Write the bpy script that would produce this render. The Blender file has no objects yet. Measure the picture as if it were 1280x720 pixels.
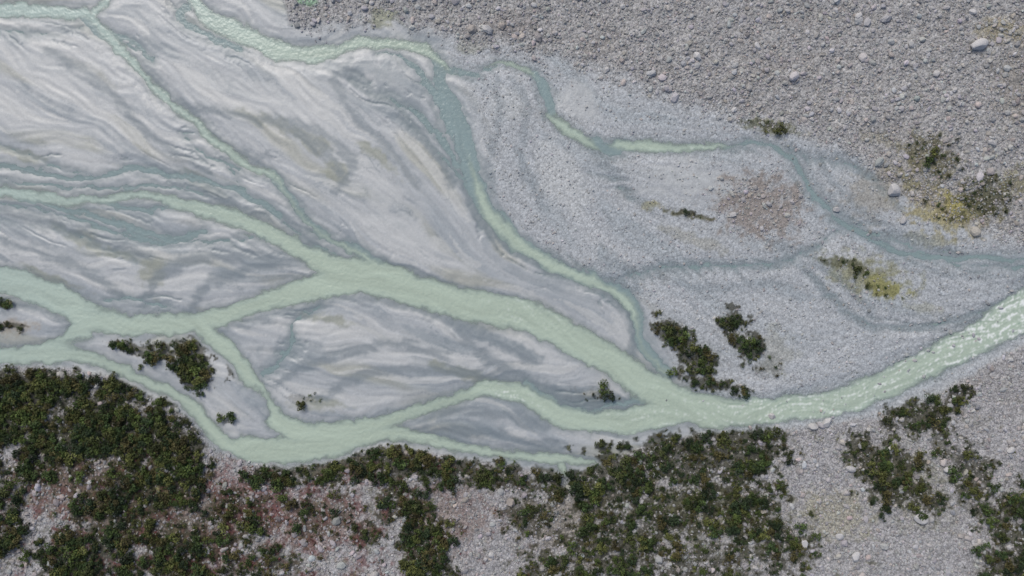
import bpy, math, numpy as np, time
T0=time.time()
rng=np.random.default_rng(7)
S=0.25                      # metres per layout unit
STEP=1.25
x0,x1,y0,y1=-200,1480,-160,880
xs=np.arange(x0,x1+.1,STEP); ys=np.arange(y0,y1+.1,STEP)
X,Y=np.meshgrid(xs,ys)      # shape (ny,nx); Y grows to the south
NY,NX=X.shape
def sstep(a,b,v):
    t=np.clip((v-a)/(b-a),0,1); return t*t*(3-2*t)
_tab={}
def noise(Xc,Yc,scale,seed=0):
    if seed not in _tab:
        a=np.random.default_rng(1000+seed).random((256,256))*2*np.pi
        _tab[seed]=(np.cos(a),np.sin(a))
    gx,gy=_tab[seed]
    u=Xc/scale+37.3; v=Yc/scale+91.7
    iu=np.floor(u).astype(np.int64); iv=np.floor(v).astype(np.int64)
    fu=u-iu; fv=v-iv
    su=fu*fu*fu*(fu*(fu*6-15)+10); sv=fv*fv*fv*(fv*(fv*6-15)+10)
    def g(a,b,dx,dy):
        i=(iu+a)&255; j=(iv+b)&255
        return gx[j,i]*dx+gy[j,i]*dy
    n00=g(0,0,fu,fv); n10=g(1,0,fu-1,fv); n01=g(0,1,fu,fv-1); n11=g(1,1,fu-1,fv-1)
    return ((n00*(1-su)+n10*su)*(1-sv)+(n01*(1-su)+n11*su)*sv)*1.5
def fbm(Xc,Yc,scale,o=4,seed=0,gain=.5):
    r=0;a=1;t=0
    for k in range(o):
        r=r+a*noise(Xc,Yc,scale/2**k,seed+k*13); t+=a*a; a*=gain
    return r/math.sqrt(t)
def lin(c):
    c=np.array(c,float)/255
    return np.where(c<=.04045,c/12.92,((c+.055)/1.055)**2.4)
# ---------------------------------------------------------------- strokes
MILK=[
 [(-260,318,18),(-100,335,18),(0,350,17),(40,360,17),(80,377,18),(110,395,20),(150,404,15),(200,405,14),(250,403,13),(300,388,11),(350,372,12),(400,358,16),(440,348,20)],
 [(-260,225,9),(-80,236,8),(0,240,8),(60,247,7),(115,250,5),(170,243,5),(215,252,7),(260,264,10),(300,275,11),(340,293,11),(380,315,12),(420,337,17),(470,347,22),(520,363,20),(580,380,20),(640,391,21),(680,405,20),(720,426,19),(760,449,19),(800,475,20),(840,500,22),(880,513,21),(930,515,17),(980,511,16),(1040,503,17),(1090,487,18),(1140,463,18),(1190,439,19),(1240,412,21),(1280,388,26),(1340,350,26),(1500,270,24),(1700,200,24)],
 [(-260,440,12),(0,444,10),(40,443,11),(75,432,12),(100,415,16)],
 [(60,446,9),(100,443,10),(140,457,7),(175,474,7),(215,491,7),(245,512,8),(262,535,9),(285,553,12),(320,562,16),(360,563,17),(405,556,17),(450,547,13),(490,542,9),(540,550,7),(590,562,6),(640,568,5),(690,573,7),(735,577,4),(752,578,-4)],
 [(245,405,12),(270,424,11),(295,448,10),(315,478,10),(330,505,11),(355,532,13),(390,543,14),(430,538,13),(480,528,10),(520,514,8),(560,502,7),(600,487,9),(640,488,12),(670,503,13),(705,521,14),(760,528,14),(810,522,18),(850,510,18)],
 [(-260,8,9),(0,11,9),(50,15,9),(100,17,7),(118,27,6),(140,52,6),(165,77,6),(195,110,5),(235,147,5),(275,180,6),(310,205,5),(340,221,4),(362,248,2),(385,280,2),(420,303,3),(450,318,4),(480,335,6)],
 [(150,-60,6),(136,-10,5),(118,20,5)],
 [(200,-80,9),(238,-5,8),(262,22,11),(300,42,12),(345,62,12),(390,69,10),(425,61,8),(465,53,8),(510,57,8),(540,68,6),(556,82,3),(572,94,-4)],
 [(672,128,-5),(682,143,3),(702,156,6),(725,172,6),(744,186,3),(756,196,-5)],
 [(755,180,-3),(775,182,5),(805,183,8),(845,185,6),(895,183,4),(925,182,-2),(950,182,-5)],
 [(560,120,-5),(580,180,-2),(592,215,2),(600,245,6),(612,268,8),(640,298,9),(675,322,9),(715,342,8),(755,358,6),(785,380,6),(797,405,3),(800,430,1),(830,465,3)],
 [(600,88,-4),(618,78,2),(645,82,4),(666,93,2),(676,104,-5)],
 [(700,583,5),(706,600,1),(710,610,-5)],
]
TEAL=[
 [(340,221,8),(362,246,7),(385,278,7),(415,300,7),(450,315,8),(490,345,10)],
 [(546,72,8),(552,110,12),(570,150,14),(583,190,15),(592,225,14),(605,255,13),(640,298,13),(690,330,12),(740,350,10),(780,370,10),(797,400,9),(802,430,9),(835,468,9)],
 [(470,62,3),(515,82,5),(540,112,7),(560,150,9),(580,190,8)],
 [(440,100,2),(490,125,4),(535,155,6),(572,205,7)],
 [(560,84,6),(585,93,5),(620,82,4)],
 [(668,93,6),(680,108,9),(688,130,9),(684,143,6)],
 [(745,178,8),(762,186,10),(785,183,9)],
 [(-200,195,4),(0,208,6),(50,217,6),(110,224,5),(160,212,6),(210,217,6),(270,229,6),(315,247,6),(350,270,5)],
 [(20,247,5),(60,256,5),(110,268,6),(160,285,7),(215,300,7),(255,288,6)],
 [(120,248,5),(170,262,6),(215,258,5)],
 [(100,17,8),(122,40,6),(160,50,5),(190,72,5)],
 [(905,183,4),(960,181,5),(985,198,6),(1010,235,5),(1050,275,5),(1100,305,6),(1160,322,6),(1230,322,5),(1330,330,5)],
 [(985,190,2),(1000,225,3),(1035,265,3),(1080,285,3),(1120,300,3),(1200,330,3),(1280,335,3)],
 [(970,185,2),(1020,200,2),(1070,212,2),(1100,235,1),(1130,260,0)],
 [(775,350,2),(820,338,3),(880,333,4),(930,332,4),(985,325,3),(1030,300,2),(1060,285,2)],
 [(330,466,6),(352,448,5),(366,425,5),(370,402,4),(400,380,3)],
 [(300,212,4),(250,190,3),(230,170,2)],
 [(240,0,8),(225,20,6),(250,40,6),(300,62,7)],
 [(0,180,1),(60,205,3),(120,222,3)],
 [(130,375,4),(170,374,4),(210,383,4)],
 [(660,480,5),(720,512,5),(800,500,5)],
 [(0,255,3),(70,266,4),(130,285,4),(190,302,5),(230,298,4)],
 [(0,225,2),(60,232,3),(130,236,4),(200,232,4),(260,245,3)],
 [(215,300,4),(260,302,3),(320,298,3),(350,300,3)],
 [(0,275,1),(60,285,2),(120,305,2),(170,325,2)],
 [(740,215,-1),(765,225,1),(790,250,1)],
 [(500,150,0),(540,180,3),(575,225,4)],
 [(1010,345,0),(1050,380,1),(1090,405,2),(1160,408,2),(1220,392,1),(1270,370,2)],
 [(-200,30,3),(0,38,3),(60,42,2),(110,34,3)],
 [(350,270,3),(380,300,3),(420,318,4)],[(280,182,2),(300,232,3),(345,262,3)],
]
WET=[
 [(185,76,3),(215,125,4),(290,143,4),(350,155,3),(400,185,4),(428,215,3)],
 [(225,140,3),(290,185,3),(330,200,3)],
 [(180,372,4),(200,345,5),(245,322,7),(310,318,7),(375,322,6),(410,335,5)],
 [(235,390,3),(255,362,5),(300,340,5),(350,328,5),(390,330,6)],
 [(280,408,4),(340,397,4),(375,383,5),(450,370,6),(520,382,6),(570,402,6),(620,425,5),(670,452,4)],
 [(560,400,4),(600,440,5),(650,470,5),(720,500,8),(790,505,6)],
 [(400,500,3),(450,470,4),(520,462,4),(590,466,4),(640,476,4)],
 [(345,480,3),(380,460,3),(430,440,4),(500,430,3),(560,445,3)],
 [(500,522,4),(560,515,5),(620,515,5),(680,535,6)],
 [(520,540,3),(600,540,4),(660,555,5),(700,560,5)],
 [(745,190,5),(765,212,5),(785,240,4),(815,262,3)],
 [(560,190,5),(585,240,5),(600,275,5),(640,312,4),(700,345,4)],
 [(625,380,3),(590,370,4),(540,350,4),(480,325,3)],
 [(740,345,4),(790,395,5),(790,440,5)],
 [(780,345,3),(830,335,4),(900,330,4),(960,332,4),(1020,310,3)],
 [(1000,330,3),(1030,365,4),(1070,400,4),(1120,412,4),(1180,406,4),(1240,385,3)],
 [(1000,190,4),(1060,200,4),(1090,225,4)],
 [(0,262,3),(80,282,4),(140,300,4),(190,320,3)],
 [(0,298,2),(60,318,3),(120,345,3),(150,370,3)],
 [(260,240,4),(300,262,4),(350,270,4),(395,300,4)],
 [(60,60,2),(130,110,3),(190,170,3),(260,215,3)],
 [(0,372,4),(50,385,4),(90,405,3)],
 [(990,185,6),(1020,235,6),(1070,285,6),(1110,308,6)],
 [(620,100,2),(625,150,3),(612,200,3),(618,250,3)],
 [(430,85,3),(455,110,4),(500,140,4),(540,185,4),(570,230,4)],
 [(1020,200,2),(1060,250,3),(1120,290,4),(1200,318,4)],[(960,300,2),(1010,320,3),(1050,350,3),(1090,395,3)],[(820,345,2),(880,360,3),(950,355,3),(1010,370,3)],
 [(1110,320,3),(1170,340,3),(1240,345,3),(1300,350,3)],[(640,100,2),(660,140,3),(650,200,2),(680,260,2)],
 [(440,75,2),(420,100,3),(440,140,3),(480,180,3),(520,230,3)],[(345,150,3),(400,165,3),(440,205,4),(420,240,2)],
]
GUIDE=[ [(0,60,1),(200,190,1),(400,300,1)],[(350,100,1),(480,230,1),(620,350,1)],[(620,150,1),(720,300,1),(860,430,1)],
 [(800,210,1),(1000,330,1),(1200,400,1)],[(20,120,1),(240,240,1)],[(300,430,1),(500,440,1),(760,500,1)],[(0,300,1),(150,340,1)]]
def smooth(pts,ds=5.):
    P=np.array(pts,float); out=[]
    Q=np.vstack([2*P[0]-P[1],P,2*P[-1]-P[-2]])
    for i in range(1,len(Q)-2):
        p0,p1,p2,p3=Q[i-1:i+3]
        n=max(2,int(np.hypot(*(p2-p1)[:2])/ds))
        t=(np.arange(n)/n)[:,None]
        c=.5*((2*p1)+(-p0+p2)*t+(2*p0-5*p1+4*p2-p3)*t*t+(-p0+3*p1-3*p2+p3)*t**3)
        out.append(c)
    out.append(P[-1:]); return np.vstack(out)
WX=X+4.0*fbm(X,Y,26,3,1)+1.8*fbm(X,Y,7,2,5)
WY=Y+4.0*fbm(X,Y,26,3,2)+1.8*fbm(X,Y,7,2,6)
def raster(strokes,M=34):
    sd=np.full(X.shape,60.)
    for st in strokes:
        C=smooth(st)
        for a,b in zip(C[:-1],C[1:]):
            m=M+max(a[2],b[2])
            i0=int(max(0,(min(a[0],b[0])-m-x0)/STEP)); i1=int(min(NX,(max(a[0],b[0])+m-x0)/STEP+1))
            j0=int(max(0,(min(a[1],b[1])-m-y0)/STEP)); j1=int(min(NY,(max(a[1],b[1])+m-y0)/STEP+1))
            if i1<=i0 or j1<=j0: continue
            px=WX[j0:j1,i0:i1]-a[0]; py=WY[j0:j1,i0:i1]-a[1]
            dx,dy=b[0]-a[0],b[1]-a[1]; L=dx*dx+dy*dy+1e-6
            t=np.clip((px*dx+py*dy)/L,0,1)
            d=np.hypot(px-t*dx,py-t*dy)-(a[2]+t*(b[2]-a[2]))
            w=sd[j0:j1,i0:i1]; np.minimum(w,d,out=w)
    return sd
sdM=raster(MILK); sdT=raster(TEAL); sdW=raster(WET)
def blob(cx,cy,rx,ry,ang=0,rag=.35,seed=3,fill=-3.):
    m=max(rx,ry)*1.9
    i0=int(max(0,(cx-m-x0)/STEP)); i1=int(min(NX,(cx+m-x0)/STEP+1)); j0=int(max(0,(cy-m-y0)/STEP)); j1=int(min(NY,(cy+m-y0)/STEP+1))
    out=np.full(X.shape,fill)
    px=WX[j0:j1,i0:i1]-cx; py=WY[j0:j1,i0:i1]-cy; c,s=math.cos(math.radians(ang)),math.sin(math.radians(ang))
    u=(px*c+py*s)/rx; v=(-px*s+py*c)/ry
    out[j0:j1,i0:i1]=1-np.hypot(u,v)+rag*NB[seed][j0:j1,i0:i1]
    return out
NB={3:fbm(X,Y,30,4,30,.65),4:fbm(X,Y,16,4,40,.7)}
# gravel islets inside channels
for b in [(170,387,34,6,2),(130,427,36,6,-3),(302,515,30,34,40),(600,533,70,18,6)]:
    m=blob(*b,rag=.12)
    r=min(b[2],b[3]); sdM=np.maximum(sdM,m*r)
print('raster',time.time()-T0)
# ---------------------------------------------------------------- flow-aligned streaks
cg=12.; cx=np.arange(x0,x1+cg,cg); cy=np.arange(y0,y1+cg,cg); CX,CY=np.meshgrid(cx,cy)
VX=np.zeros(CX.shape);VY=np.zeros(CX.shape)
for st in MILK+TEAL[:13]+GUIDE:
    C=smooth(st,14.)
    if C[-1,0]<C[0,0]-5: C=C[::-1]
    for a,b in zip(C[:-1],C[1:]):
        mx,my=(a[0]+b[0])/2,(a[1]+b[1])/2
        w=1/(((CX-mx)**2+(CY-my)**2)+250)**1.3
        VX+=w*(b[0]-a[0]); VY+=w*(b[1]-a[1])
n=np.hypot(VX,VY)+1e-12; VX/=n; VY/=n
def lic(noiselist,res,steps,stepcells):
    gx=np.arange(x0,x1+.1,res); gy=np.arange(y0,y1+.1,res); GX,GY=np.meshgrid(gx,gy)
    ny,nx=GX.shape
    fu=np.clip((GX-x0)/cg,0,CX.shape[1]-1.001); fv=np.clip((GY-y0)/cg,0,CX.shape[0]-1.001)
    a=fu.astype(int); b=fv.astype(int); fu-=a; fv-=b
    def up(V): return (V[b,a]*(1-fu)+V[b,a+1]*fu)*(1-fv)+(V[b+1,a]*(1-fu)+V[b+1,a+1]*fu)*fv
    vx=up(VX)+.45*noise(GX,GY,60,77)+.3*noise(GX,GY,26,79); vy=up(VY)+.6*noise(GX,GY,60,78)+.4*noise(GX,GY,26,80)
    q=np.hypot(vx,vy)+1e-9; vx=(vx/q).astype(np.float32); vy=(vy/q).astype(np.float32)
    src=[f(GX,GY).astype(np.float32).ravel() for f in noiselist]
    acc=[s.copy() for s in src]
    J,I=np.mgrid[0:ny,0:nx].astype(np.float32)
    vxr,vyr=vx.ravel(),vy.ravel()
    for sg in (1,-1):
        pi=I.ravel().copy(); pj=J.ravel().copy()
        for k in range(steps):
            idx=np.clip(np.rint(pj),0,ny-1).astype(np.int32)*nx+np.clip(np.rint(pi),0,nx-1).astype(np.int32)
            pi+=sg*stepcells*vxr[idx]; pj+=sg*stepcells*vyr[idx]
            idx=np.clip(np.rint(pj),0,ny-1).astype(np.int32)*nx+np.clip(np.rint(pi),0,nx-1).astype(np.int32)
            wgt=1-k/steps
            for s,ac in zip(src,acc): ac+=wgt*s[idx]
    out=[]
    for ac in acc:
        ac=ac.reshape(ny,nx); ac=(ac-ac.mean())/ac.std()
        if res!=STEP:
            f1=np.clip((X-x0)/res,0,nx-1.001); f2=np.clip((Y-y0)/res,0,ny-1.001); A=f1.astype(int);B=f2.astype(int); f1=f1-A;f2=f2-B
            ac=(ac[B,A]*(1-f1)+ac[B,A+1]*f1)*(1-f2)+(ac[B+1,A]*(1-f1)+ac[B+1,A+1]*f1)*f2
        out.append(ac)
    return out
C1,C2,CK=lic([lambda a,b:noise(a,b,30,50),lambda a,b:noise(a,b,14,51)+.5*noise(a,b,30,61),lambda a,b:noise(a,b,36,52)],2.5,20,2.0)
C3,C4=lic([lambda a,b:noise(a,b,7,53),lambda a,b:noise(a,b,3.2,54)],STEP,12,1.4)
print('lic',time.time()-T0)
# ---------------------------------------------------------------- zones
bx=[-300,330,352,362,430,500,545,600,640,700,770,860,920,1000,1060,1100,1150,1220,1280,1500]
by=[-70,-60,0,42,40,36,50,72,70,82,108,140,158,172,198,232,268,296,312,330]
mor=sstep(-6,26,np.interp(X,bx,by)-Y+10*NB[3]+8*NB[4])
cxs=[-300,0,80,140,170,210,245,262,300,350,400,440,470,520,580,640,700,740,760,800,860,920,980,1040,1100,1150,1200,1240,1280,1500]
cys=[450,455,456,470,486,505,524,552,574,582,578,565,556,562,572,580,590,588,576,556,543,537,533,526,516,502,474,450,428,330]
bot=sstep(-3,8,Y-np.interp(X,cxs,cys)+3*NB[3])
gxx=np.interp(Y,[-200,60,85,150,250,285,315,350,380,430,480,600],[545,545,565,590,615,640,672,745,800,825,850,880])
grav=sstep(-10,25,X-gxx+5*NB[3])*(1-bot)
n1=fbm(X,Y,120,4,60,.6); n2=fbm(X,Y,50,4,64,.6); n3=fbm(X,Y,9,3,70,.75); n4=rng.normal(0,1,X.shape)
braidmask=sstep(34,6,sdT)*sstep(-.5,.2,n1+.8*n2)*(1-mor)*(1-bot)*(1-grav)
sdB=(np.abs(C2-.25)-.13)*22+(1-braidmask)*25
sdT=np.minimum(sdT,np.where(sdM>2,sdB,60))
def mix(c,mask,rgb):
    return c+(lin(rgb)-c)*np.clip(mask,0,1)[...,None]
col=np.zeros(X.shape+(3,))+lin((173,177,178))
col=mix(col,sstep(.1,1.4,C1)*.75,(191,193,191))
col=mix(col,sstep(.2,1.7,-C1)*.65,(148,156,160))
col=mix(col,sstep(.7,1.9,CK)*.6,(159,160,145))
wetp=sstep(.0,.22,C2-.7-.35*n2)                       # crisp-edged wet lobes
col=mix(col,wetp*.6*sstep(-.5,.6,n1+.4*n2),(132,142,147))
dryp=sstep(.0,.2,-C2-.85+.35*n2)
col=mix(col,dryp*.55,(198,199,195))
ridge=np.exp(-((C2-.05)/.09)**2)*sstep(-.4,.6,n2+.3*n1)
col=mix(col,ridge*.6,(122,132,137))
cont=np.exp(-((C1-.45+.2*n3)/.06)**2)*sstep(-.2,.6,-n2)
col=mix(col,cont*.4,(128,136,138))
ridge2=np.exp(-(C3/.13)**2)*sstep(0,.8,fbm(X,Y,60,3,90))
col=mix(col,ridge2*.4,(136,145,148))
col*= (1+.022*C3+.022*C4+.03*n3)[...,None]
# right-hand gravel plain
gp=np.zeros_like(col)+lin((167,171,173))
gp=mix(gp,sstep(-.2,1.3,n2)*.5,(180,183,184)); gp=mix(gp,sstep(.1,1.3,-n1)*.5,(154,159,162))
gp=mix(gp,sstep(.5,1.6,C1)*.5,(148,157,161)); gp=mix(gp,sstep(.3,1.2,-n2)*.35,(162,159,152))
gp=mix(gp,ridge*.45,(138,148,153)); gp=mix(gp,sstep(.7,1.6,-C1)*.5,(185,187,187))
gp*=(1+.03*C3+.06*n3)[...,None]
col=col+(gp-col)*(grav*.9)[...,None]
def LB(b,rgb,s=1,lo=.0,hi=.6,rag=.35,seed=3):
    global col
    col=mix(col,sstep(lo,hi,blob(*b,rag=rag,seed=seed)+.18*C2*(seed==3))*s,rgb)
for b in [(110,110,110,42,30),(60,165,80,22,20),(310,60,70,14,15),(350,130,90,26,18),(200,20,35,22,0),(460,230,70,24,40),(560,320,60,14,35),(40,315,60,14,15),(330,370,40,12,-20),(480,110,30,14,30),(235,350,34,14,-25),(660,430,70,16,28),(480,420,90,14,8),(410,505,80,10,-6),(500,280,60,16,35),(60,90,60,30,20)]:
    LB(b,(192,194,192),.5,rag=.5)
for b in [(725,128,30,30,20),(865,228,75,30,0),(630,130,30,32,20),(700,230,40,60,-20)]:
    LB(b,(181,184,183),.75,rag=.25)
for b in [(390,178,40,14,35),(190,345,20,30,20),(110,300,60,14,25),(60,345,50,7,20),(410,400,50,10,10),(590,470,50,10,15),(330,150,50,12,20),(250,225,40,10,30),(20,190,40,8,15),(470,195,40,10,40),(590,55,26,20,0),(480,22,26,18,0),(400,505,50,10,0),(420,215,20,14,30)]:
    LB(b,(142,146,130),.7,rag=.5)
for b in [(500,120,60,30,45),(190,300,80,20,15),(260,235,70,14,25),(370,440,50,30,0),(330,330,60,14,-10),(700,500,80,16,5),(590,535,80,22,5),(620,425,70,10,25),(430,90,40,10,30),(560,430,60,10,20),(200,60,40,10,20),(770,350,30,50,-30),(30,45,40,14,0)]:
    LB(b,(130,141,146),.55,rag=.5)
# moraine slopes
mc=np.zeros_like(col)+lin((160,159,157))
mc=mix(mc,sstep(0,1.2,n2)*.6,(172,171,170)); mc=mix(mc,sstep(0,1.2,-n1)*.7,(147,142,135)); mc=mix(mc,sstep(.1,1.1,NB[3])*.5,(133,130,123))
mc*=(1+.12*n3+.07*n4)[...,None]
col=col+(mc-col)*mor[...,None]
bc=np.zeros_like(col)+lin((154,153,153))
bc=mix(bc,sstep(0,1.2,n2)*.6,(170,169,170)); bc=mix(bc,sstep(.1,1.2,-n1)*.5,(130,126,119)); bc*=(1+.12*n3+.08*n4)[...,None]
col=col+(bc-col)*bot[...,None]
for b,rgb,s in [((950,258,72,52,0),(138,129,121),.85),((1190,262,70,36,15),(148,139,115),.75),((1100,240,50,44,0),(143,138,125),.6),((1250,40,50,20,0),(150,142,112),.7),
  ((1085,345,70,30,15),(134,134,106),.85),((1105,358,32,18,20),(142,140,82),.8),((1060,330,46,10,10),(110,112,84),.8),((1195,258,34,18,40),(160,152,92),.85),((960,158,44,12,10),(104,106,74),.75),((1175,275,50,16,20),(152,145,106),.8),((1160,300,40,10,10),(140,138,110),.6),
  ((1160,200,44,36,50),(116,112,82),.8),((1225,250,46,34,0),(100,100,70),.85),((860,268,44,7,12),(88,88,60),.9),((815,258,18,8,0),(154,146,90),.7),((640,30,50,20,0),(134,128,124),.5),((1265,230,28,24,0),(122,118,84),.7),((1130,225,30,12,40),(124,120,88),.7),((1100,175,40,10,20),(130,126,104),.5),
  ((1260,110,34,66,0),(138,132,122),.6),((385,2,16,8,0),(140,165,140),.9),((480,20,22,18,0),(144,147,122),.7),((20,408,34,14,0),(150,138,120),.6),((1150,385,40,8,10),(140,140,116),.4),((870,300,60,10,20),(140,138,120),.4),((970,440,30,40,0),(140,140,124),.4),
  ((200,630,220,80,15),(98,86,74),.85),((330,620,90,40,20),(118,88,86),.85),((90,600,80,50,0),(108,92,82),.85),((400,650,90,50,0),(122,100,94),.8),((1040,640,60,40,0),(150,146,124),.6),((190,600,60,12,25),(140,142,84),.6),((900,640,120,56,10),(108,108,86),.75),((700,650,80,56,0),(124,116,102),.65),((560,640,80,46,0),(124,108,100),.65),((1130,600,80,60,20),(128,128,108),.5),((250,690,80,40,0),(112,84,78),.7)]:
    LB(b,rgb,s,rag=.55,seed=4)
LB((385,2,14,7,0),(140,168,142),.9,rag=.1,seed=4)
# vegetation density
VEG=[(50,488,82,38,0,1),(20,525,56,34,0,1),(190,438,48,12,8,.85),(243,450,26,38,-10,1),(150,484,36,26,0,1),(205,492,16,10,0,.9),(120,530,64,44,10,1),(190,545,64,46,20,1),(235,580,32,56,-10,1),(290,462,9,14,0,.6),(285,525,14,8,0,.5),
 (150,640,58,60,30,.9),(190,610,58,32,30,.9),(80,560,66,34,0,.8),(110,690,60,44,0,.95),(230,690,52,50,0,.85),(12,655,30,40,0,1),(60,590,34,28,0,.75),(0,600,34,34,0,.5),(170,700,50,30,0,.75),
 (345,592,38,16,0,1),(430,584,86,24,-3,1),(485,578,54,30,0,1),(560,586,56,20,3,1),(620,594,50,18,3,.9),(530,670,36,60,-10,1),(500,625,36,34,0,.85),(300,640,54,44,0,.55),(400,640,64,32,0,.45),(460,665,26,18,0,.8),(330,700,64,28,0,.55),
 (690,600,46,28,0,.8),(760,602,74,44,0,1),(850,572,74,38,0,1),(930,562,58,38,0,1),(920,630,56,54,20,.9),(770,680,80,58,0,.8),(680,705,36,24,0,.85),(660,640,36,36,0,.6),(830,640,68,48,0,.7),(880,700,88,36,0,.6),(980,680,46,36,0,.6),
 (1110,592,44,42,30,1),(1075,562,28,24,30,.9),(1150,520,50,23,-10,.85),(1195,492,24,10,-20,.7),(1150,620,34,24,30,.8),(1210,600,30,52,-10,.6),(1255,650,42,50,10,.75),(1250,705,44,26,0,.75),(1180,560,26,26,0,.5),
 (840,418,32,17,35,1),(875,452,32,21,40,1),(915,405,20,20,0,.9),(935,434,20,20,40,.95),(890,480,46,9,10,.9),(960,460,16,20,0,.3),(1130,470,20,10,0,.1),(740,492,36,9,5,.3),(380,500,24,8,0,.35),
 (862,267,24,5,10,.6),(955,157,30,7,10,.4),(1230,245,36,26,0,.42),(1165,195,34,26,50,.32),(1060,330,38,8,12,.35),(1100,362,28,11,10,.25),(8,380,12,9,0,.8),(15,408,22,5,0,.6),(1185,262,34,17,40,.2)]
veg=np.zeros(X.shape)
for b in VEG:
    veg=np.maximum(veg,sstep(-.1,.35,blob(*b[:5],rag=.62,seed=4))*b[5])
veg*=sstep(1,7,np.minimum(sdM,40))
gaps=sstep(-.85,.0,fbm(X,Y,13,3,150,.7)+.25*n2)
veg*=np.where(Y>590,gaps,.45+.55*gaps)
col=mix(col,sstep(.05,.7,veg)*.85,(56,56,38))
heath=sstep(-.1,.8,fbm(X,Y,26,4,110,.8))*bot*sstep(555,595,Y)*sstep(720,450,X)
col=mix(col,heath*.8,(104,68,66))
gm=sstep(.2,1.2,fbm(X,Y,22,4,120,.8))*bot*.7
col=mix(col,gm,(88,88,60))
sdWn=sdW+2.2*C3*.6+2*NB[4]
bl=(1-.35*grav)
col=mix(col,sstep(7,-2,sdWn)*.65*bl,(118,129,134))
col=mix(col,sstep(8,-4,sdT+1.5*C3)*.6,(116,130,132))
col=mix(col,sstep(9,1,sdM)*.45,(126,137,138))
col=mix(col,sstep(3.2,.5,sdM+.8*n3)*.25,(92,102,102))
col=col*np.array([1.005,1.0,.985])
rough=np.clip(.09+.5*grav+.9*mor+.95*bot,.0,.95)*(1-.6*sstep(3,-3,sdT))
for b in [(725,128,34,32,20),(865,228,80,34,0)]: rough=rough*(1-.6*sstep(0,.5,blob(*b)))
# ---------------------------------------------------------------- heights (metres)
sdm=np.minimum(sdM,sdT+3)
Z=np.clip(sdm,-12,16)*.022
Z+=.05*(.6*NB[4]+.5*C3*(1-mor))*sstep(-6,6,sdm)+.03
rise=np.clip((Y-np.interp(X,cxs,cys))*S,0,400); Z+=bot*(rise*.085+.35*n2*sstep(0,8,rise)+.16*NB[4])
riseU=np.clip((np.interp(X,bx,by)-Y)*S,0,400); Z+=mor*(riseU*.04+.55*n2*sstep(0,8,riseU)+.25*NB[4]+.06*n3)
Z+=grav*.05*n3*sstep(2,10,sdm)
# water attributes
wa=np.maximum(sstep(3.2,-4.5,sdM)*.98,.8*sstep(5,-6,sdT+1.6*C3+.9*C4))
wc=np.zeros_like(col)+lin((179,193,174))
wc=mix(wc,sstep(700,0,X+.8*Y)*.8,(177,194,187))
wc=mix(wc,sstep(-9,1,sdM)*.5,(158,175,167))
wc=mix(wc,sstep(3,-2,sdT)*sstep(-4,4,sdM),(150,169,167))
wc*=(1+.03*C2+.025*C3+.015*C4+.018*n3)[...,None]
bc0=lambda *b:np.clip(blob(*b),0,1)
rap=np.clip(sstep(760,980,X)*.85+sstep(1130,1270,X)*.6+.6*bc0(660,395,80,24,20)+.9*bc0(640,492,60,18,20)+.5*bc0(800,520,80,24,0),0,1.4)
n6=fbm(X,Y,5,2,140,.9)
foam=sstep(.6,1.8,C4*.35+n3*.9+n6*.9+.25*C3+.55*rap)*rap*sstep(1,-4,sdM)
wc=mix(wc,foam*.85,(234,238,231))
wc=mix(wc,sstep(.4,1.7,-C4*.4-n3*.8-n6*.6)*rap*.6,(144,165,150))
wc=np.clip(wc,0,1)
# ---------------------------------------------------------------- mesh helpers
def make_mesh(name,co,quads=None,tris=None,attrs={},smooth_sh=True):
    me=bpy.data.meshes.new(name); me.vertices.add(len(co)); me.vertices.foreach_set('co',np.ascontiguousarray(co,dtype=np.float32).ravel())
    f=quads if quads is not None else tris; k=f.shape[1]
    me.loops.add(f.size); me.loops.foreach_set('vertex_index',np.ascontiguousarray(f,dtype=np.int32).ravel())
    me.polygons.add(len(f)); me.polygons.foreach_set('loop_start',np.arange(0,f.size,k,dtype=np.int32))
    try: me.polygons.foreach_set('loop_total',np.full(len(f),k,dtype=np.int32))
    except Exception: pass
    me.polygons.foreach_set('use_smooth',np.full(len(f),smooth_sh))
    for an,v in attrs.items():
        if v.ndim==2:
            a=me.attributes.new(an,'FLOAT_COLOR','POINT'); a.data.foreach_set('color',np.ascontiguousarray(np.hstack([v,np.ones((len(v),1))]),dtype=np.float32).ravel())
        else:
            a=me.attributes.new(an,'FLOAT','POINT'); a.data.foreach_set('value',np.ascontiguousarray(v,dtype=np.float32).ravel())
    me.update(); me.validate(clean_customdata=False)
    o=bpy.data.objects.new(name,me); bpy.context.scene.collection.objects.link(o); return o
KALB=.80
PAD=26
def padc(v):
    d=np.cumsum(STEP*1.32**np.arange(1,PAD+1)); return np.concatenate([v[0]-d[::-1],v,v[-1]+d])
xp,yp=padc(xs),padc(ys); XP,YP=np.meshgrid(xp,yp)
pd=lambda a:np.pad(a,((PAD,PAD),(PAD,PAD))+((0,0),)*(a.ndim-2),mode='edge')
ZP=pd(Z)
out_y=np.maximum(YP-ys[-1],0)*S; out_u=np.maximum(ys[0]-YP,0)*S
ZP=ZP+np.minimum(out_y,250)*.2+np.minimum(out_u,250)*.12*sstep(200,500,XP)
colP=pd(np.clip(col,0.01,1)*KALB)
def grid_faces(ny,nx,keep=None):
    idx=np.arange(ny*nx).reshape(ny,nx)
    q=np.stack([idx[1:,:-1],idx[1:,1:],idx[:-1,1:],idx[:-1,:-1]],-1).reshape(-1,4)
    return q if keep is None else q[keep.ravel()]
co=np.stack([(XP-640)*S,(360-YP)*S,ZP],-1).reshape(-1,3)
ground=make_mesh('river_valley_ground',co,quads=grid_faces(*XP.shape),attrs={'col':colP.reshape(-1,3),'rough':pd(rough).ravel()})
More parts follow.
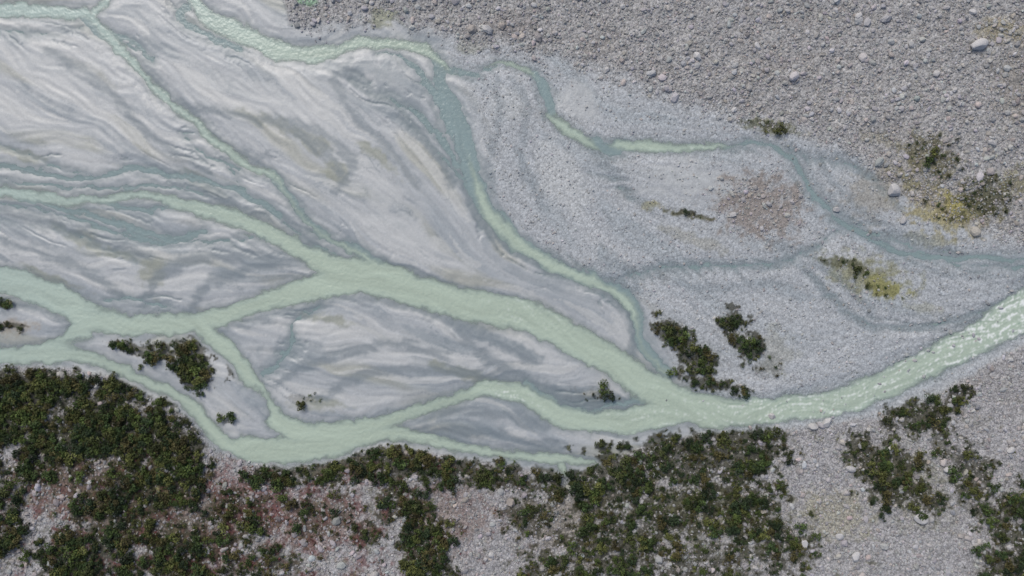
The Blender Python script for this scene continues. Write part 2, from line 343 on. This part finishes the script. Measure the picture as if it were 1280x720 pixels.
waP,wcP=pd(wa),pd(wc*KALB)
vis=(waP>.01)
keep=(vis[:-1,:-1]|vis[1:,:-1]|vis[:-1,1:]|vis[1:,1:])
q=grid_faces(*XP.shape,keep)
used=np.unique(q); rm=np.full(XP.size,-1); rm[used]=np.arange(len(used))
WZ=.045+.006*pd(C4)+.03*pd(rap*n3)
cow=np.stack([(XP-640)*S,(360-YP)*S,WZ],-1).reshape(-1,3)[used]
river=make_mesh('glacial_river',cow,quads=rm[q],attrs={'col':wcP.reshape(-1,3)[used],'murk':waP.ravel()[used]})
print('meshes',time.time()-T0)
# ---------------------------------------------------------------- materials
def newmat(name):
    m=bpy.data.materials.new(name); m.use_nodes=True; nt=m.node_tree; nt.nodes.clear()
    out=nt.nodes.new('ShaderNodeOutputMaterial'); b=nt.nodes.new('ShaderNodeBsdfPrincipled'); return m,nt,out,b
def N(nt,t,**k):
    n=nt.nodes.new(t)
    for a,v in k.items(): setattr(n,a,v)
    return n
def math_(nt,op,a,b=None,clamp=False):
    n=nt.nodes.new('ShaderNodeMath'); n.operation=op; n.use_clamp=clamp
    for i,v in enumerate((a,b)):
        if v is None: continue
        if isinstance(v,(int,float)): n.inputs[i].default_value=v
        else: nt.links.new(v,n.inputs[i])
    return n.outputs[0]
m,nt,out,b=newmat('gravel_silt')
tc=N(nt,'ShaderNodeNewGeometry').outputs['Position']
ac=N(nt,'ShaderNodeAttribute',attribute_name='col'); ar=N(nt,'ShaderNodeAttribute',attribute_name='rough')
v1=N(nt,'ShaderNodeTexVoronoi'); v1.inputs['Scale'].default_value=1.5; nt.links.new(tc,v1.inputs['Vector'])
v2=N(nt,'ShaderNodeTexVoronoi'); v2.inputs['Scale'].default_value=3.4; nt.links.new(tc,v2.inputs['Vector'])
bw1=N(nt,'ShaderNodeSeparateColor'); nt.links.new(v1.outputs['Color'],bw1.inputs[0])
bw2=N(nt,'ShaderNodeSeparateColor'); nt.links.new(v2.outputs['Color'],bw2.inputs[0])
s=math_(nt,'ADD',math_(nt,'MULTIPLY',math_(nt,'SUBTRACT',bw1.outputs[0],.5),.6),math_(nt,'MULTIPLY',math_(nt,'SUBTRACT',bw2.outputs[1],.5),.65))
gap=math_(nt,'MULTIPLY',math_(nt,'SUBTRACT',v1.outputs['Distance'],.5),-.5)
s=math_(nt,'ADD',s,gap)
f=math_(nt,'ADD',math_(nt,'MULTIPLY',s,ar.outputs['Fac']),1.0)
vm=N(nt,'ShaderNodeVectorMath',operation='SCALE'); nt.links.new(ac.outputs['Color'],vm.inputs[0]); nt.links.new(f,vm.inputs['Scale'])
nt.links.new(vm.outputs[0],b.inputs['Base Color']); b.inputs['Specular IOR Level'].default_value=.45
nt.links.new(math_(nt,'ADD',math_(nt,'MULTIPLY',ar.outputs['Fac'],.6),.34,True),b.inputs['Roughness'])
bp=N(nt,'ShaderNodeBump'); bp.inputs['Distance'].default_value=.2
hh=math_(nt,'MULTIPLY',math_(nt,'SUBTRACT',1.0,v1.outputs['Distance']),ar.outputs['Fac']); nt.links.new(hh,bp.inputs['Height']); bp.inputs['Strength'].default_value=.7
nt.links.new(bp.outputs[0],b.inputs['Normal']); nt.links.new(b.outputs[0],out.inputs[0]); ground.data.materials.append(m)
m,nt,out,b=newmat('milky_meltwater')
ac=N(nt,'ShaderNodeAttribute',attribute_name='col'); am=N(nt,'ShaderNodeAttribute',attribute_name='murk')
nt.links.new(ac.outputs['Color'],b.inputs['Base Color']); b.inputs['Roughness'].default_value=.2; b.inputs['IOR'].default_value=1.33
tc=N(nt,'ShaderNodeNewGeometry').outputs['Position']
nz=N(nt,'ShaderNodeTexNoise'); nz.inputs['Scale'].default_value=.8; nz.inputs['Detail'].default_value=3; nt.links.new(tc,nz.inputs['Vector'])
bp=N(nt,'ShaderNodeBump'); bp.inputs['Distance'].default_value=.3; bp.inputs['Strength'].default_value=.6; nt.links.new(nz.outputs['Fac'],bp.inputs['Height']); nt.links.new(bp.outputs[0],b.inputs['Normal'])
tr=N(nt,'ShaderNodeBsdfTransparent'); mx=N(nt,'ShaderNodeMixShader'); nt.links.new(am.outputs['Fac'],mx.inputs[0]); nt.links.new(tr.outputs[0],mx.inputs[1]); nt.links.new(b.outputs[0],mx.inputs[2]); nt.links.new(mx.outputs[0],out.inputs[0])
river.data.materials.append(m)
def attr_mat(name,rough_,noise_scale,amp,spec=.3):
    m,nt,out,b=newmat(name)
    ac=N(nt,'ShaderNodeAttribute',attribute_name='col'); tc=N(nt,'ShaderNodeNewGeometry').outputs['Position']
    nz=N(nt,'ShaderNodeTexNoise'); nz.inputs['Scale'].default_value=noise_scale; nz.inputs['Detail'].default_value=3; nt.links.new(tc,nz.inputs['Vector'])
    f=math_(nt,'ADD',math_(nt,'MULTIPLY',math_(nt,'SUBTRACT',nz.outputs['Fac'],.5),amp),1.)
    vm=N(nt,'ShaderNodeVectorMath',operation='SCALE'); nt.links.new(ac.outputs['Color'],vm.inputs[0]); nt.links.new(f,vm.inputs['Scale'])
    nt.links.new(vm.outputs[0],b.inputs['Base Color']); b.inputs['Roughness'].default_value=rough_; b.inputs['Specular IOR Level'].default_value=spec
    nt.links.new(b.outputs[0],out.inputs[0]); return m
# ---------------------------------------------------------------- boulders
import bmesh
def ico(sub):
    bm=bmesh.new(); bmesh.ops.create_icosphere(bm,subdivisions=sub,radius=1); v=np.array([w.co[:] for w in bm.verts]); f=np.array([[w.index for w in p.verts] for p in bm.faces]); bm.free(); return v,f
def sample(n,dens,over=6):
    px=rng.uniform(xs[0]+60,xs[-1]-60,n*over); py=rng.uniform(ys[0]+60,ys[-1]-60,n*over)
    i=((px-x0)/STEP).astype(int); j=((py-y0)/STEP).astype(int)
    k=rng.random(n*over)<dens[j,i]; px,py,i,j=px[k][:n],py[k][:n],i[k][:n],j[k][:n]
    return px,py,i,j
def rot(n,tilt=1.):
    a=rng.uniform(0,2*np.pi,n); b=rng.normal(0,.35*tilt,n)
    R=np.zeros((n,3,3)); ca,sa,cb,sb=np.cos(a),np.sin(a),np.cos(b),np.sin(b)
    R[:,0,0]=ca;R[:,0,1]=-sa*cb;R[:,0,2]=sa*sb;R[:,1,0]=sa;R[:,1,1]=ca*cb;R[:,1,2]=-ca*sb;R[:,2,1]=sb;R[:,2,2]=cb
    return R
parts=[];
def rocks(n,rlo,rhi,power,dens,sub,bright):
    V,F=ico(sub); px,py,i,j=sample(n,dens); n=len(px)
    r=rlo+(rhi-rlo)*rng.random(n)**power
    sc=np.stack([r*rng.uniform(.8,1.3,n),r*rng.uniform(.6,1.0,n),r*rng.uniform(.5,.8,n)],-1)
    W=V[None]*(1+rng.uniform(-.17,.17,(n,len(V),1)))*sc[:,None,:]
    W=np.einsum('nij,nvj->nvi',rot(n),W)
    W[:,:,0]+=((px-640)*S)[:,None]; W[:,:,1]+=((360-py)*S)[:,None]; W[:,:,2]+=(Z[j,i]+r*.15)[:,None]
    base=lin((166,165,164))*KALB; c=base[None]*np.clip(rng.normal(bright,.23,n),.4,1.7)[:,None]*(1+rng.normal(0,.035,(n,3)))
    warm=rng.random(n)<.18; c[warm]*=np.array([1.06,.96,.87])
    c=.65*c+.35*np.clip(col[j,i],0,1)*KALB
    cv=np.repeat(c,len(V),0); f=(F[None]+(np.arange(n)*len(V))[:,None,None]).reshape(-1,3)
    parts.append((W.reshape(-1,3),f,cv))
patch=lambda *b:sstep(0,.5,blob(*b))
dm=np.clip(mor*(.55+.5*sstep(-.6,1,NB[3]))+bot*(.5+.4*sstep(-.5,1,n2))*(1-.7*veg)*(1-.5*heath)+.6*patch(950,258,75,52),0,1)
dg=np.clip(dm+.22*grav*(.3+sstep(-.2,1,n2))*sstep(0,6,sdm),0,1)
rocks(54000,.2,.5,2.,dg*sstep(1,5,sdm),1,1.0)
rocks(6500,.42,1.0,2.2,dm*(.4+.6*sstep(0,1,n2)),2,1.1)
rocks(420,.8,1.8,2.4,np.clip(dm*sstep(.2,1.4,n1+.6*n2+.6),0,1),2,1.3)
rocks(900,.3,.7,2,np.clip(sstep(12,-2,sdW)*sstep(900,1000,X)*(1-bot),0,1),1,.8)
rocks(500,.3,.8,2,sstep(7,1,sdM)*sstep(800,1000,X),2,1.1)
rocks(60,.4,.9,2,sstep(-2,-8,sdM)*sstep(850,1050,X),2,.9)
rocks(500,.4,1.1,2,np.clip(bc0(1020,535,60,14)+bc0(1120,540,90,40)*.3,0,1),2,1.35)
big=[(1216,60,2.4),(1115,238,2.5),(1068,24,1.4),(870,72,1.5),(1235,180,1.4),(1045,262,1.2),(1143,643,2.1),(1180,585,1.7),(1062,690,1.7),(1000,675,1.5),(1015,533,1.6),(1033,527,1.8),(1060,585,1.5),(1110,560,1.3),(965,520,1.2),(1128,275,1.3),(1208,20,1.2),(945,60,1.2),(758,88,1.2),(1165,95,1.3),(1043,666,1.4),(120,600,1.1),(615,690,1.1),(1255,560,1.4)]
V,F=ico(3)
for (a,b_,r) in big:
    j=int((b_-y0)/STEP); i=int((a-x0)/STEP)
    nn=V+.0
    for k in range(9):
        d=rng.normal(size=3); d/=np.linalg.norm(d); cut=rng.uniform(.6,.85); e=nn@d; nn=nn-np.outer(np.maximum(e-cut,0),d)
    nn=nn*np.array([rng.uniform(1,1.3),rng.uniform(.75,1),.7])*r*.95; R=rot(1)[0]; W=nn@R.T+np.array([(a-640)*S,(360-b_)*S,Z[j,i]+r*.25])
    parts.append((W,F,np.repeat((lin((188,186,183))*KALB*rng.uniform(.85,1.1))[None],len(V),0)))
off=0; Vs=[];Fs=[];Cs=[]
for v,f,c in parts: Vs.append(v);Fs.append(f+off);Cs.append(c); off+=len(v)
bo=make_mesh('boulder_field',np.vstack(Vs),tris=np.vstack(Fs),attrs={'col':np.vstack(Cs)},smooth_sh=False)
bo.data.materials.append(attr_mat('rock',.85,4,.35))
print('rocks',time.time()-T0)
# ---------------------------------------------------------------- shrubs
def proto(nl,seed):
    r=np.random.default_rng(seed); nc=r.integers(5,9)
    cc=np.stack([r.normal(0,.42,nc),r.normal(0,.42,nc),r.uniform(.35,.8,nc)],-1); cr=r.uniform(.28,.5,nc)
    k=r.integers(0,nc,nl); d=r.normal(size=(nl,3)); d/=np.linalg.norm(d,axis=1)[:,None]; d[:,2]=np.abs(d[:,2])*1.0-.15
    p=cc[k]+d*(cr[k]*r.uniform(.6,1.08,nl))[:,None]
    nrm=d+r.normal(0,.55,(nl,3)); nrm[:,2]+=.35; nrm/=np.linalg.norm(nrm,axis=1)[:,None]
    t=np.cross(nrm,r.normal(size=(nl,3))); t/=np.linalg.norm(t,axis=1)[:,None]; bt=np.cross(nrm,t)
    s=r.uniform(.07,.14,nl)[:,None]
    q=np.stack([p-t*s*1.3,p-bt*s*.7,p+t*s*1.3,p+bt*s*.7],1)
    tone=r.normal(1,.22,nl)*(.8+.4*r.random(nc)[k])
    sq=[]
    for c_ in cc:
        a=np.array([0,0,-.15]); b2=c_; w0,w1=.05,.015
        for g in range(3):
            t0=2*np.pi*g/3; t1=2*np.pi*(g+1)/3
            e=lambda o,w,tt:o+np.array([math.cos(tt)*w,math.sin(tt)*w,0])
            sq.append([e(a,w0,t0),e(a,w0,t1),e(b2,w1,t1),e(b2,w1,t0)])
    return q,tone,np.array(sq)
protos=[proto(230,500+k) for k in range(14)]
Vs=[];Cs=[]
def shrubs(n,rlo,rhi,power,dens,palette,lift=1.,nleaf=230):
    px,py,i,j=sample(n,dens,14); n=len(px); pr=rng.integers(0,len(protos),n); r=rlo+(rhi-rlo)*rng.random(n)**power
    a=rng.uniform(0,2*np.pi,n); print('shrubs',n)
    for k,(q,tone,sq) in enumerate(protos):
        q=q[:nleaf]; tone=tone[:nleaf]
        s=np.where(pr==k)[0]
        if not len(s): continue
        allq=np.concatenate([q,sq]); nl=len(q)
        c,sn=np.cos(a[s]),np.sin(a[s]); R=np.zeros((len(s),3,3)); R[:,0,0]=c;R[:,0,1]=-sn;R[:,1,0]=sn;R[:,1,1]=c;R[:,2,2]=lift
        W=np.einsum('nij,qvj->nqvi',R,allq)*r[s][:,None,None,None]
        W[...,0]+=((px[s]-640)*S)[:,None,None];W[...,1]+=((360-py[s])*S)[:,None,None];W[...,2]+=Z[j[s],i[s]][:,None,None]
        pal=np.array([lin(p) for p in palette]); base=pal[rng.integers(0,len(pal),len(s))]*rng.uniform(.6,1.4,len(s))[:,None]
        cv=np.zeros((len(s),len(allq),3)); cv[:,:nl]=base[:,None,:]*np.clip(tone,.4,2)[None,:,None]; cv[:,nl:]=lin((80,68,54))
        Vs.append(W.reshape(-1,3)); Cs.append(np.repeat(cv.reshape(-1,3),4,0))
green=[(58,72,38),(48,62,34),(68,80,40),(42,54,34),(82,86,46),(60,66,36),(74,70,42)]
shrubs(2900,.9,2.5,1.5,veg*veg*(.5+.4*sstep(700,200,X)),green)
shrubs(5500,.4,1.0,1.4,np.clip(veg,0,1)*.8+.07*bot*sstep(-.2,1,n2)*sstep(1300,600,X),green,1.,120)
shrubs(3400,.3,.75,1.4,np.clip(heath*.7,0,1),[(116,66,66),(98,58,54),(112,86,56),(88,56,52)],.7,80)
shrubs(1900,.3,.6,1.4,np.clip(gm*.4+bc0(1100,355,34,16)*.4+bc0(1195,258,28,16)*.4+bc0(1160,200,40,30,50)*.4+bc0(1230,245,40,28)*.4+bc0(960,158,40,10,10)*.4,0,1),[(112,114,56),(98,102,52)],.6,80)
SV=np.vstack(Vs)
sh=make_mesh('shrub_thicket',SV,quads=np.arange(len(SV)).reshape(-1,4),attrs={'col':np.vstack(Cs)},smooth_sh=False)
sh.data.materials.append(attr_mat('foliage',.7,1.5,.5,.2))
print('shrubs',len(SV)//4,time.time()-T0)
# ---------------------------------------------------------------- light, world, camera
sc=bpy.context.scene
w=bpy.data.worlds.new('World'); sc.world=w; w.use_nodes=True; nt=w.node_tree; bg=nt.nodes['Background']
sky=nt.nodes.new('ShaderNodeTexSky'); sky.sky_type='NISHITA'; sky.sun_disc=False; sky.sun_elevation=math.radians(52); sky.sun_rotation=math.radians(-30); sky.dust_density=3.; sky.air_density=.8
nt.links.new(sky.outputs[0],bg.inputs[0]); bg.inputs[1].default_value=.15
L=bpy.data.lights.new('sun','SUN'); L.energy=1.9; L.angle=math.radians(28); L.color=(1,.98,.94)
lo=bpy.data.objects.new('sun',L); sc.collection.objects.link(lo)
from mathutils import Vector
el,az=math.radians(52),math.radians(-30)
d=Vector((math.sin(az)*math.cos(el),math.cos(az)*math.cos(el),math.sin(el)))
lo.rotation_euler=d.to_track_quat('Z','Y').to_euler()
cam=bpy.data.cameras.new('camera'); cam.lens=28; cam.sensor_width=36; cam.clip_end=20000; cam.clip_start=1
cobj=bpy.data.objects.new('camera',cam); cobj.location=(0,0,160/(18/28)); sc.collection.objects.link(cobj); sc.camera=cobj
sc.view_settings.view_transform='Standard'; sc.view_settings.look='None'; sc.view_settings.exposure=0
print('done',time.time()-T0)
